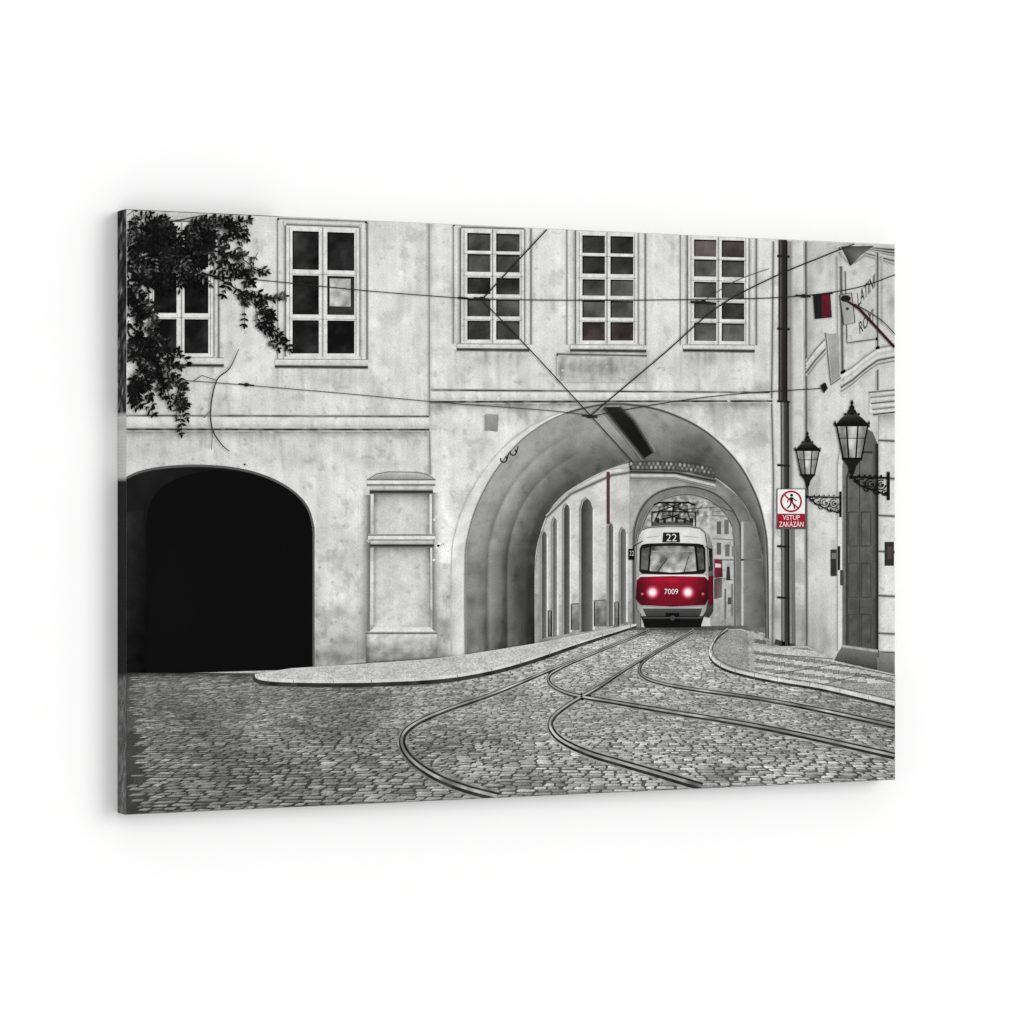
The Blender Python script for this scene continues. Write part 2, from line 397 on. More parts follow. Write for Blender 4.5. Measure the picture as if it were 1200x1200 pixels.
for a in range(NT+1):
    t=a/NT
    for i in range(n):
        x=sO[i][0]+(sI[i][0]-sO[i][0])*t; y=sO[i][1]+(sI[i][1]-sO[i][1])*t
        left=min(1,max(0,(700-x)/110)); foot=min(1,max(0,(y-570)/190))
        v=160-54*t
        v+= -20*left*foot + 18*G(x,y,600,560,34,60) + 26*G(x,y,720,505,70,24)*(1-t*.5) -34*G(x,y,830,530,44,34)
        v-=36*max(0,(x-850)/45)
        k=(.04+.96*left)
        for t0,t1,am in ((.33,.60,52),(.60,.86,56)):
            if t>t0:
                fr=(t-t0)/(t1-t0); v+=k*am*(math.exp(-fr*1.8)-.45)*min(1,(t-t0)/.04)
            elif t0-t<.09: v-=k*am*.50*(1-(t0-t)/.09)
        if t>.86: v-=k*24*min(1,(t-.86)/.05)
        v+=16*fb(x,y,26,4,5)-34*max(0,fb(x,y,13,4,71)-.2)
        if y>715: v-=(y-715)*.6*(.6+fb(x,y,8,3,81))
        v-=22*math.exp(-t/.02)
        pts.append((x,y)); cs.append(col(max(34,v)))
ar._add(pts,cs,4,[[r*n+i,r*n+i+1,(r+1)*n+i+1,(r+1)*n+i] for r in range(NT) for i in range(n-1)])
ar.sline(sO[:int(n*.45)],1.2,110,5,lambda x,y:190); ar.sline(sO[int(n*.42):],1.6,60,5.2,lambda x,y:150)
ar.poly([(708,477),(724,477),(741,494),(764,531),(755,537),(733,509)],[30,34,22,20,24,20],13)
ar.sline([(707,478),(733,510),(755,538)],4,60,12.5,lambda x,y:140); ar.sline([(725,477),(742,494),(765,531)],4,64,12.6,lambda x,y:146)
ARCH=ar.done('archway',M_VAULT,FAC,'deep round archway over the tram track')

w=B()
w.fine(smooth(INN,6),lambda x,y: 196-30*max(0,(y-700)/50)*(x<745),6,5)
side=lambda x,y:214+16*fb(x,y,20,4,8)-44*max(0,(y-690)/60)-50*G(x,y,630,640,11,110)-60*max(0,fb(x,y,9,4,3))*(y>695)-24*max(0,(x-715)/27)
w.fine([(626,756),(626,668),(631,636),(641,606),(658,583),(682,567),(712,551),(742,548),(742,736)],side,14,4)
w.sline([(640,606),(668,579),(716,557),(742,553)],2.6,100,16,lambda x,y:200)
for (x0,x1,yt,yb,dk) in ((633,640,622,749,50),(646,652,606,747,70),(659,667,590,744,42),(679,694,583,741,48),(711,718,612,735,58),(725,733,618,732,66)):
    xm=(x0+x1)/2; h=(x1-x0)*.9
    a=[(x0,yb),(x0,yt+h),(x0+(xm-x0)*.35,yt+h*.3),(xm,yt),(x1-(x1-xm)*.35,yt+h*.35),(x1,yt+h),(x1,yb-2)]
    w.fine(a,lambda x,y,dk=dk,x0=x0,x1=x1:dk+(x-x0)/(x1-x0)*60+.10*(y-600),16,2.5)
    w.sline(a[:4],1.3,120,17,lambda x,y:200); w.sline([(x1+1,yt+h),(x1+1,yb-3)],1.2,238,17,lambda x,y:212)
for x0,x1,y in ((641,646,716),(668,678,708),(695,710,704),(719,725,706)):
    w.fine(Q(x0,y,x1,y+30),lambda x,y_:150+36*fb(x,y_,5,3,2)-(y_-y)*1.6,17,3); w.line([(x0,y),(x1,y-1)],1,100,18)
w.line([(712,553),(712,614)],3.6,(84,56,58),18)
w.fine([(737,556),(790,548),(838,561),(866,583),(883,611),(891,640),(894,670),(896,742),(868,734),(866,616),(742,616),(742,640),(737,640)],lambda x,y:172-44*max(0,(x-800)/60)+22*fb(x,y,16,4,5)-40*G(x,y,790,562,60,4),15,4)
# tiled coping: small overlapping roof tiles in perspective
w.fine([(737,541),(770,540),(806,543),(836,551),(837,561),(806,554),(770,551),(737,552)],lambda x,y:70+40*fb(x,y,4,2,3),17.5,2.5)
for rw in range(2):
    for i in range(19):
        t=(i+.5*rw)/18.5; x=739+t*96; y=543.5+rw*4+9*max(0,t-.4)**1.5*1.6
        w.disc(x,y,2.3,RND.choice([150,176,196,120]),18+rw*.3+i*.01,c2=64,ry=3,n=10)
w.sline([(737,553),(790,554),(838,564)],2,36,20,lambda x,y:120); w.sline([(738,557),(790,557.5),(838,569)],1.8,206,20.2,lambda x,y:170); w.sline([(738,561),(790,561.5),(838,574)],1.6,108,20.3,lambda x,y:168)
GA=smooth([(742,735),(742,640),(744,615),(753,593),(768,579),(788,572),(812,571),(835,578),(852,591),(863,608),(867,630),(868,733)],5)
w.fine(GA,lambda x,y:130+18*fb(x,y,14,3,1)-20*G(x,y,748,640,10,80),17,4)
w.sline(GA,1.8,62,19.3,lambda x,y:140)
GB=[(805+(x-805)*.88,(y if y>700 else 700+(y-700)*.93)) for x,y in GA]
def beyond(x,y):
    v=214+12*fb(x,y,12,3,4)
    k=G(x,y,790,598,40,19)
    if x<758: k=max(k,.8*G(x,y,752,640,12,70))
    if x>832: v-=16+30*max(0,fb(x,y,5,3,12)+.1)+30*max(0,(y-690)/40)
    v-=172*k*max(0,.62+1.2*fb(x,y,4.5,4,7))
    return max(38,v)
w.fine(GB,beyond,20,1.7)
w.sline(GB,1.4,80,21,lambda x,y:170)
for (x0,y0,x1,y1,c) in ((839,611,844,626,96),(848,609,853,626,110),(857,614,861,627,130),(839,636,844,650,96),(849,638,854,652,112),(857,640,861,652,128),(836,655,862,657,140),(848,690,850,725,110),(856,684,858,722,120),(852,700,856,708,80)): w.rect(x0,y0,x1,y1,c,22)
w.line([(834,604),(862,606)],1.2,130,22); w.line([(834,631),(862,633)],1.2,136,22); w.line([(834,600),(852,598)],.8,110,22)
w.line([(833,590),(858,600)],.7,70,23); w.line([(760,600),(840,594)],.6,50,23); w.line([(832,676),(862,680)],1,120,22)
w.poly([(836,655),(845,656),(846,676),(836,677)],[(124,44,56),(104,40,50),(84,30,40),(112,36,48)],23); w.poly([(837,660),(844,661),(844,665),(837,665)],(225,200,205),24)
w.poly([(836,678),(845,677),(845,700),(836,702)],[(80,60,64),(100,84,88),(130,120,120),(90,70,74)],23)
w.poly([(851,664),(854,664),(855,680),(850,680)],54,23)
w.fine([(868,610),(884,612),(891,640),(895,735),(869,733)],lambda x,y:144-(x-868)*1.8-.12*(y-650)+12*fb(x,y,14,3,2),20,4)
w.sline([(869,612),(869,733)],1.8,206,21,lambda x,y:146); w.rect(866,655,893,657,118,21)
w.done('arcade_wall',M_VAULT,ARCH,'bright arcaded wall and tiled gatehouse beyond the vault')

# ---------- ground ----------
HOR=668.; FF=1100.; HH=1.6; VX=760.
def g2p(X,D): return (VX+X*FF/D, HOR+FF*HH/D)
def tone(x,y):
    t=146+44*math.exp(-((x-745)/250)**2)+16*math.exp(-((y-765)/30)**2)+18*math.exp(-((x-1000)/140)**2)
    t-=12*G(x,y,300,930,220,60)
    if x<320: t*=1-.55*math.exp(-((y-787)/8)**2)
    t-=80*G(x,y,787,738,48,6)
    t+=26*fb(x,y*2.2,90,4,6)
    return t
g=B()
gp=[(148,788),(300,789),(430,776),(545,768),(626,754),(740,733),(780,731),(868,731),(896,745),(901,757),(945,757),(980,775),(1048,790),(1048,915),(820,926),(148,955)]
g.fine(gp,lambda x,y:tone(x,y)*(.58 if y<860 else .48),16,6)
D=5.9
def topy(x):
    for a,c in zip(gp[:12],gp[1:13]):
        if a[0]<=x<=c[0]: return a[1]+(c[1]-a[1])*(x-a[0])/(c[0]-a[0]+1e-6)
    return 9999
while D<25:
    dd=.093*RND.uniform(.82,1.2)*(1 if D<12 else 1.5)
    ppm=FF/D
    X=(140-VX)/ppm; X1=(1056-VX)/ppm; X+=RND.uniform(0,.15)
    while X<X1:
        ww=RND.uniform(.068,.160)*(1 if D<12 else 1.3)
        gap=.0095 if D<12 else .012
        wv=.16*math.sin(X*.55+D*.4)+.05*math.sin(X*2.1)+.05*fb(X,D,.6,2,3)
        c4=[(X+gap,D+wv+gap),(X+ww-gap,D+wv+gap),(X+ww-gap,D+dd-gap+wv),(X+gap,D+dd-gap+wv)]
        pj=[(a+RND.uniform(-.012,.012),e+RND.uniform(-.012,.012)) for a,e in c4]
        out=[]
        for i in range(4):
            a=pj[i];nb=pj[(i+1)%4]
            out.append((a[0]+(nb[0]-a[0])*.12,a[1]+(nb[1]-a[1])*.12)); out.append((a[0]+(nb[0]-a[0])*.88,a[1]+(nb[1]-a[1])*.88))
        pp=[g2p(a,e) for a,e in out]
        cx,cy=pp[0]
        if 140<cx<1054 and cy<956 and cy>topy(min(1047,max(149,cx)))+1.5:
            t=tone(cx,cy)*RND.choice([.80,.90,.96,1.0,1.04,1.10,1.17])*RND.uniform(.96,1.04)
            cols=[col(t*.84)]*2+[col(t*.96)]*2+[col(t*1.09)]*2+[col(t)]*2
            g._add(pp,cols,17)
        X+=ww
    D+=dd
ST=g.done('cobbled_street',M_STONE,CV,'grey cobbled street with worn uneven setts')

def rail(pts):
    r=B(); q=smooth(pts,10)
    wd=[max(1.4,(y-700)*.046) for x,y in q]
    n=len(q)
    r.line(q,[a*1.5 for a in wd],[tone(x,y)*(.84+.3*fb(x,y,7,3,2)) for x,y in q],18.4)
    r.line(q,[a*.98 for a in wd],[46+30*fb(x,y,14,3,2) for x,y in q],19)
    r.line([(x-wd[i]*.10,y-wd[i]*.10) for i,(x,y) in enumerate(q)],[a*.36 for a in wd],[156+70*fb(x,y,22,4,8) for x,y in q],20)
    r.done('tram_rail',M_SMOOTH,ST)
rail([(760,737),(735,748),(700,762),(640,787),(580,812),(525,831),(490,846),(473,860),(472,876),(486,894),(512,911),(545,924),(583,934)])
rail([(812,737),(795,748),(770,762),(735,783),(700,806),(668,824),(648,840),(645,853),(658,868),(690,883),(730,895),(775,908),(822,922)])
rail([(757,741),(720,756),(690,768),(658,782),(643,792),(646,803),(670,814),(720,823),(790,835),(870,848),(950,864),(1048,886)])
rail([(810,741),(790,753),(765,767),(750,780),(752,792),(775,801),(820,809),(890,819),(960,832),(1048,851)])

def pave(name,outline,kerb,label,seedn,stripes=False):
    k=B()
    pfn=lambda x,y:(206 if not stripes else 186)+18*fb(x,y*2,30,4,3)-20*G(x,y,520,772,50,4)-50*G(x,y,900,752,22,7)
    k.fine(outline,pfn,21,5)
    kk=smooth(kerb,8)
    kw=.085 if not stripes else .042
    k.line([(x,y+1.4) for x,y in kk],[max(1.2,(y-708)*kw) for x,y in kk],[48+30*fb(x,y,9,3,2) for x,y in kk],22)
    k.line([(x,y-1.6) for x,y in kk],[max(1.1,(y-712)*.045) for x,y in kk],[216+24*fb(x,y,9,3,2) for x,y in kk],23)
    for i in range(0,len(kk),6): k.line([(kk[i][0],kk[i][1]-3),(kk[i][0]+.5,kk[i][1]+2)],.6,110,24)
    if stripes: k.line([(x+3,y-4.6) for x,y in kk],.9,[104]*len(kk),23)
    r=random.Random(seedn)
    xs_=[p_[0] for p_ in outline]; ys_=[p_[1] for p_ in outline]
    def inside(x,y):
        c=False;n=len(outline)
        for i in range(n):
            x1,y1=outline[i];x2,y2=outline[(i+1)%n]
            if (y1>y)!=(y2>y) and x<(x2-x1)*(y-y1)/(y2-y1)+x1: c=not c
        return c
    y=min(ys_)
    while y<max(ys_):
        st=max(1.1,(y-690)*.017); x=min(xs_)+r.uniform(0,3)
        while x<max(xs_):
            w_=st*r.uniform(1.4,2.3)
            if inside(x,y) and inside(x+w_,y+st) and inside(x,y+st+1) and inside(x+w_,y-1):
                t=pfn(x,y)+r.choice([-26,-14,-5,4,9])
                if stripes:
                    if x<875 or y>800: t-=34
                    elif x>882:
                        u=(y-757-(x-880)*.14)/4.6
                        t+= 26 if int(u)%2==0 else -66
                k._add([(x,y),(x+w_*.86,y),(x+w_*.86,y+st*.8),(x,y+st*.8)],[col(t)]*4,21.5)
            x+=w_
        y+=st
    if stripes:
        for a in ([(880,765),(975,772)],[(905,790),(980,778),(1048,792)],[(960,803),(1010,790),(1048,800)]): k.line(a,1,90,22)
    k.done(name,M_PAVE,CV,label)
kl=[(300,791),(303,796),(330,799),(390,800),(450,799),(520,795),(575,786),(620,774),(665,759),(705,746),(745,733)]
pave('pavement',[(303,789),(340,783),(435,777),(504,772),(545,767),(626,754),(700,739),(742,731)]+kl[::-1],kl,'light stone pavement with rounded kerb beside the archway',3)
kr=[(852,737),(840,747),(832,760),(833,772),(848,783),(875,791),(910,798),(960,806),(1005,816),(1048,826)]
pave('pavement',[(868,737),(893,745),(901,757),(945,757),(980,775),(1048,790)]+kr[::-1],kr,'low pavement with light paving stripes and curved kerb by doorway',4,True)

# ---------- neighbour building ----------
r=B()
nb=lambda x,y:214+12*fb(x,y,30,4,9)-40*G(x,y,950,745,24,30)-22*G(x,y,948,420,6,220)+8*G(x,y,965,550,12,100)-14*max(0,(330-y)/50)-44*max(0,fb(x,y*.5,14,4,91)-.22)
r.fine([(944,283),(1048,288),(1048,792),(980,776),(944,757)],nb,3,3.5)
r.sline([(944,283),(945,757)],2.6,90,5,nb)
for k,(o,c) in enumerate(((0,36),(3.5,70),(7,130),(10,196),(13,90),(17,150))):
    r.sline([(983,290+o*.4),(996,311),(1020-o*.4,291+o*.5),(1048,293+o)],2.2,c,5+k*.1,nb)
r.poly([(985,289),(1024,288),(1008,300),(996,312)],[60,80,120,40],5.8)
r.fine([(990,318),(1028,311),(1028,398),(992,402)],lambda x,y:212+12*fb(x,y,10,3,2)-(x-990)*.4,6,4)
r.sline([(990,318),(992,402),(1028,397)],1.8,100,7,nb); r.sline([(1028,296),(1028,470)],2.4,96,7,nb); r.sline([(1033,300),(1033,380)],1.4,160,7,nb)
r.sline([(985,312),(987,440)],3.4,90,7,nb); r.sline([(980,300),(981,392)],1.6,150,7,nb)
r.text('LATINI',[(1004,344),(1025,320),(1025,336),(1005,360)],66,8,.012)
r.text('ROYI',[(1006,378),(1023,361),(1023,376),(1007,392)],70,8,.012)
for o,c in ((0,120),(4,226),(8,208),(12,84),(17,150)):
    r.sline([(945,424+o),(957,408+o),(969,395+o),(985,390+o)],2.2,c,6+o*.02,nb)
r.fine([(967,390),(984,393),(990,438),(973,450)],lambda x,y:176-(y-390)*.5+16*fb(x,y,8,3,2),6.6,4); r.sline([(967,390),(973,451),(990,439)],1.6,84,7,nb)
for o,c in ((0,150),(4,230),(8,196),(12,216),(16,84),(21,140),(25,200)):
    r.sline([(985,438+o),(999,430+o*.95),(1014,418+o*.9),(1028,408+o*.9),(1048,404+o*.9)],2.3,c,7+o*.02,nb,sub=20)
df=lambda x,y:132-(x-985)*.9-.10*(y-520)+12*fb(x,y,14,3,2)
r.fine([(985,762),(985,546),(989,520),(998,505),(1010,500),(1022,506),(1028,520),(1028,772)],df,8,4)
r.sline([(984,762),(984,546),(988,520),(998,504),(1010,499)],2.6,230,8.4,nb); r.sline([(981,762),(981,546),(985,518),(996,501)],1.4,150,8.3,nb); r.sline([(1027,520),(1028,770)],3.4,36,8.4,df)
r.fine([(992,760),(992,560),(1001,530),(1022,530),(1022,764)],lambda x,y:92+.1*(650-y)+14*fb(x,y,10,3,2),8.6,4)
r.sline([(992,762),(992,560),(1001,530),(1022,530)],2.2,46,8.8,df); r.line([(1007,532),(1007,762)],1,60,8.9)
for y in (600,660,720): r.sline([(994,y),(1005,y),(1005,y+40),(994,y+40),(994,y)],.9,64,8.9,lambda x,y:90); r.sline([(1009,y),(1020,y),(1020,y+40),(1009,y+40),(1009,y)],.9,60,8.95,lambda x,y:86)
r.fine(Q(1018,459,1048,486),lambda x,y:236-40*abs(math.sin((y-459)*.42)),9,1.8)
for y,c in ((460,92),(466,130),(473,84),(480,120),(486,36)): r.sline([(1018+(y-462)*.2,y),(1048,y-3)],1.5,c,10,lambda x,y:200)
r.fine([(1029,487),(1048,487),(1048,792),(1029,787)],lambda x,y:226-50*math.exp(-(y-487)/7)-40*math.exp(-(x-1029)/3)+12*fb(x,y,14,3,1),9,3)
for y in (516,560,604,646,698,742,764): r.sline([(1029,y),(1048,y+1)],2.4,90,11,lambda x,y:220)
r.poly([(976,776),(986,757),(1028,762),(1028,785),(990,779)],[80,120,120,60,64],11); r.sline([(986,757),(1028,763)],2,186,12,lambda x,y:120)
r.poly([(1029,764),(1048,766),(1048,793),(1029,788)],[134,140,96,90],11.5)
for (x0,y0,x1,y1,c) in ((973,644,980,675,52),(981,640,984,668,40),(984,668,988,686,70),(1036,635,1047,663,45)): r.rect(x0,y0,x1,y1,c,12)
r.rect(1039,640,1045,655,(80,66,66),13); r.rect(974,648,979,655,120,13)
r.done('neighbour_building',M_PLASTER,CV,'pale side building with lettering, pilaster and arched door')

q=B()
q.sline([(925,283),(926,757)],6,138,4,wall)
q.line([(917,281),(917,470)],10,[(42,36,36)]*2,8); q.sline([(914.5,281),(914.5,470)],2.2,(84,76,76),9,lambda x,y:(42,36,36)); q.line([(921.5,283),(921.5,470)],2,(22,18,18),9)
q.line([(919,470),(920,757)],9,[60,54],8); q.sline([(916.8,470),(917.5,757)],2,132,9,lambda x,y:60); q.line([(923,470),(924,757)],2,26,9)
q.line([(929,620),(930,757)],4,[120,105],8)
for y in (300,385,470,545,640,700): q.line([(910.5,y),(925,y+1)],2.6,34,10)
q.line([(908,752),(930,758)],6,60,9)
q.done('drainpipe',M_SMOOTH,FAC,'dark brown drainpipe down the wall')

# ---------- prohibition sign ----------
s=B()
s.rect(909.5,572.5,944.5,620,88,14); s.rect(910.5,573.5,942.5,602,242,15); s.rect(910.5,602,942.5,618,(160,28,46),15)
S=s.done('prohibition_sign',M_SMOOTH,CV,'white and red no entry sign for pedestrians on the pipe')
RD=(160,30,46)
s=B(); s.disc(926.3,587.6,12.8,RD,16,n=32); s.disc(926.3,587.6,10.6,244,17,n=32)
K=14
s.disc(926.8,580.3,1.8,K,18,n=12)
s.poly([(925,582.6),(928.4,582.6),(928.6,589.4),(925,589.4)],K,18)
s.line([(926,589),(925,592.4),(921.6,595.6)],1.7,K,18.1); s.line([(927.6,589),(929.6,592),(930.4,596.2)],1.7,K,18.2)
s.line([(925.4,583.4),(922.4,586),(922,589)],1.2,K,18.1); s.line([(928,583.4),(930.8,586),(932.6,587)],1.2,K,18.1)
s.line([(918.8,580.2),(933.8,595)],1.7,RD,19)
s.done('pictogram',M_SMOOTH,S)
s=B(); s.text('VSTUP',Q(916.5,603.6,936.5,609.2),246,16); s.text('ZAKÁZÁN',Q(912.3,609.8,940.8,617.2),246,16); s.done('lettering',M_SMOOTH,S)

# ---------- street lamps ----------
def lamp(cx,yt,k,wallx,wy0,wy1,label):
    def X(a): return cx+a*k
    def Y(a): return yt+a*k
    L=20
    m=B()
    m.line([(X(0),Y(0)),(X(0),Y(12))],2*k,18,L); m.disc(X(0),Y(3),2*k,18,L+.2,n=10); m.disc(X(0),Y(9),3.2*k,22,L+.3,n=10)
    m.poly([(X(-7),Y(18)),(X(-4),Y(11)),(X(4),Y(11)),(X(7),Y(18))],30,L+.4)
    m.poly([(X(-19),Y(29)),(X(-13),Y(22)),(X(-7),Y(17)),(X(7),Y(17)),(X(13),Y(22)),(X(20),Y(29))],[15,40,75,60,30,15],L+.5)
    m.line([(X(-21),Y(29.5)),(X(21),Y(30.5))],3*k,14,L+.6)
    for a in (-20,-15,-10,-5,0,5,10,15,20): m.poly([(X(a-1.8),Y(28.5)),(X(a),Y(23.5 if a%10==0 else 25.5)),(X(a+1.8),Y(28.5))],14,L+.7)
    for a in (-8,0,8): m.disc(X(a),Y(16.5),1.5*k,14,L+.7,n=8)
    for a,bb in ((-18,-10.5),(-6.5,-4),(7,4.5),(18.5,11)): m.line([(X(a),Y(31)),(X(bb),Y(69))],1.9*k,16,L+2)
    m.line([(X(-15.5),Y(45)),(X(16),Y(45))],1*k,40,L+2)
    m.line([(X(-12),Y(69.5)),(X(12),Y(69.5))],3*k,14,L+2.2)
    m.poly([(X(-11),Y(70)),(X(11),Y(70)),(X(5),Y(78)),(X(3),Y(84)),(X(-3),Y(84)),(X(-5),Y(78))],26,L+2.1)
    m.disc(X(0),Y(85),3*k,16,L+2.3,n=10)
    lo=m.done('street_lamp',M_SMOOTH,CV,label)
    m=B(); m.fine([(X(-18),Y(31)),(X(18.5),Y(31)),(X(11),Y(69)),(X(-10.5),Y(69))],lambda x,y:172+34*math.sin((x-cx)*.25/k+1)-1.1*(y-Y(31))/k+30*fb(x,y,6,3,cx),L+1,2.5)
    m.disc(X(-1),Y(50),4*k,232,L+1.5,c2=190,ry=9*k); m.done('lamp_glass',M_SMOOTH,lo)
    m=B(); y0=Y(86)
    m.line([(X(0),y0),(X(1),wy0+3),(wallx,wy0+4)],2.4*k,20,L+2)
    m.line(smooth([(X(2),wy0+4),(X(10),wy0+13*k),((X(12)+wallx)/2,wy1-8*k),(wallx,wy1-2)],6),2*k,20,L+2.2)
    w_=wallx-X(0)
    for (fx,fy,r_) in ((.28,.36,.10),(.52,.42,.15),(.80,.45,.13),(.40,.62,.07),(.68,.74,.08),(.9,.8,.07),(.12,.25,.06),(.52,.42,.08),(.80,.45,.06)):
        m.ring(X(0)+w_*fx,wy0+(wy1-wy0)*fy,w_*r_,1.4*k,18,L+2.4+r_,0,300)
        m.disc(X(0)+w_*fx+w_*r_*.4,wy0+(wy1-wy0)*fy,1.4*k,18,L+2.6+r_,n=8)
    for fx in (.2,.35,.5,.65,.8): m.disc(X(0)+w_*fx,wy0+1.5,1.3*k,18,L+2.8,n=8)
    m.line([(wallx,wy0-3),(wallx,wy1+3)],3.6*k,16,L+2.9)
    m.disc(X(-1),wy0+3,2.6*k,16,L+3,n=8)
    m.done('lamp_bracket',M_SMOOTH,lo)
lamp(945.5,506,.73,984,579,603,'black lantern with clear glass on scrolled wall bracket')
lamp(997.5,469,.99,1040,556,583,'larger black lantern on scrolled bracket by the door')

f=B(); f.poly([(952,346),(972,344),(974,372),(954,374)],[24,34,40,26],20); f.poly([(962,346),(971,345),(973,371),(962,372)],[(96,24,40),(112,28,44),(84,22,36),(92,24,40)],21)
f.line([(950,346),(975,344)],1.6,18,22); f.done('signal_board',M_SMOOTH,CV,'small black and red board hung from the wires')
f=B(); f.poly([(983,346),(997,343),(1001,378),(988,381)],[150,170,184,160],20); f.line([(983,346),(988,381),(1001,378),(997,343),(983,346)],1.1,78,21); f.disc(992,362,2,60,22,n=8)
f.line([(990,352),(1006,362),(1048,407)],[2.5,3.2,4],[(56,24,30)]*3,23); f.disc(990,350,6,30,22.5,n=12,ry=4)
f.done('flag_pole',M_SMOOTH,CV,'dark red pole and pale plate reaching from wall')

# ---------- overhead wires ----------
w=B()
def wire(pts,wd=1.5,c=42): w.line(smooth(pts,5),wd,c,26)
wire([(148,316),(300,328),(430,341),(560,351)],1.1); wire([(560,351),(690,352),(822,351),(925,348),(1000,338),(1048,322)],1.2)
wire([(640,269),(600,312),(565,350)],1.6); wire([(563,351),(620,410),(690,486),(740,541)],1.3)
wire([(1000,286),(960,302),(905,325),(840,360),(780,412),(735,450),(690,488)],1.5)
wire([(1048,392),(1030,374),(1000,356)],1.1)
wire([(215,446),(270,450),(400,461),(520,472),(640,481),(700,488)],1.0,70)
wire([(690,488),(780,472),(860,462),(965,455)],1.1); wire([(822,354),(860,330),(900,315)],.9,80)
for x,y in ((563,350),(823,354),(690,488),(288,451),(940,347)):
    w.disc(x,y,3.4,28,27,ry=2.4,n=10); w.line([(x-9,y-1),(x+9,y+1)],2,34,27.3)
w.line([(536,349),(548,350)],2.6,34,27); w.line([(808,354),(838,356)],2.6,34,27.6)
w.poly([(960,452),(966,448),(969,455),(964,461)],25,27)
w.done('overhead_wire',M_SMOOTH,CV,'thin dark tram wires crossing before the facade')

# ---------- tram ----------
t=B()
T0=24
body=[(744,700),(744,662),(745,640),(747,627),(751,621),(759,618),(785,616.5),(806,617),(819,619),(825,624),(828,640),(829,664),(829,700),(826,716),(822,722),(752,722),(746,714)]
t.poly([(822,622),(830,627),(834,640),(835,662),(835,716),(830,724),(822,722)],[170,150,120,90,60,50,60],T0)
t.poly([(829,676),(835,674),(835,708),(829,710)],(88,14,30),T0+.3); t.poly([(828,642),(833,643),(834,668),(829,670)],42,T0+.3)
t.fine(body,lambda x,y:230-(y-617)*.5-46*(max(0,abs(x-787)-30)/12)**1.6-34*math.exp(-(y-617)/2)+9*fb(x,y,8,3,2),T0+.6,3)
t.sline(body[1:12],1.2,70,T0+.8,lambda x,y:190)
t.poly([(750,722),(824,722),(820,735),(755,735.5)],14,T0+.7)
TR=t.done('tram',M_SMOOTH,CV,'red and white tram with lit headlights coming through the arch')
t=B(); red=(154,20,45)
def rf(x,y):
    k=1-.42*(max(0,abs(x-787)-20)/22)**1.4-.009*(y-676)+.12*G(x,y,785,680,26,4)+.10*fb(x,y,6,3,2); return (red[0]*k,red[1]*k,red[2]*k)
t.fine([(745,680),(748,676),(787,675),(826,676),(829,680),(829,702),(825,709),(787,711),(749,709),(744,702)],rf,T0+1.2,2.5)
t.line([(745,679),(749,675),(787,674),(825,675),(829,679)],1.8,[170,225,240,225,170],T0+1.5)
t.line([(745,704),(750,710),(787,712),(825,710),(829,703)],1.3,[90,140,165,140,90],T0+1.6)
t.done('red_panel',M_SMOOTH,TR)
t=B(); t.poly([(752,713),(822,713),(818,724),(757,724)],[80,74,46,50],T0+1.7); t.rect(758,722,816,728,28,T0+1.9)
t.rect(779,718,795,731,12,T0+2); t.line([(752,724),(822,724)],1.2,86,T0+2.1); t.disc(787,724,3,70,T0+2.2,n=10)
t.line([(754,734),(760,727),(814,727),(820,734)],2,10,T0+2.05); t.done('bumper',M_SMOOTH,TR)
t=B()
t.poly([(748.5,643),(751,638.5),(757,637),(787,636),(817,637),(823,638.5),(825.5,643),(826,669),(823,672.5),(787,673.5),(751,672.5),(748,669)],22,T0+1.8)
t.fine([(762,640.5),(787,639.5),(813,640.5),(815,669),(787,671),(760,669)],lambda x,y:112+2.6*(y-640)+70*fb(x,y,9,4,4)-64*G(x,y,772,663,5,7)-50*G(x,y,803,664,4,6),T0+2,1.8)
t.fine([(751,643),(760,641),(758,668),(750,667)],lambda x,y:84+(y-640)+30*fb(x,y,6,2,1),T0+2,2.5); t.fine([(815,641),(823,643),(824,667),(818,668)],lambda x,y:66+(y-640)+24*fb(x,y,6,2,3),T0+2,2.5)
t.line([(761.5,639),(759.5,671)],1.3,20,T0+2.4); t.line([(813,639),(816,671)],1.3,20,T0+2.4)
t.line([(768,672),(781,654)],.9,16,T0+2.4); t.line([(800,672),(806,652)],.9,16,T0+2.4)
t.line([(763,646),(812,646)],.8,170,T0+2.3)
t.done('windscreen',M_SMOOTH,TR)
t=B(); t.poly([(776,624),(795,624),(796,635.5),(775,635.5)],30,T0+1.9); t.text('22',Q(779.5,625.6,792,634.2),220,T0+2.6)
t.line([(756,630),(772,628)],.8,165,T0+2); t.line([(799,628),(818,630)],.8,165,T0+2); t.done('route_number',M_SMOOTH,TR)
t=B(); t.text('7009',Q(777.5,690,793.5,696.3),236,T0+2); t.done('fleet_number',M_SMOOTH,TR)
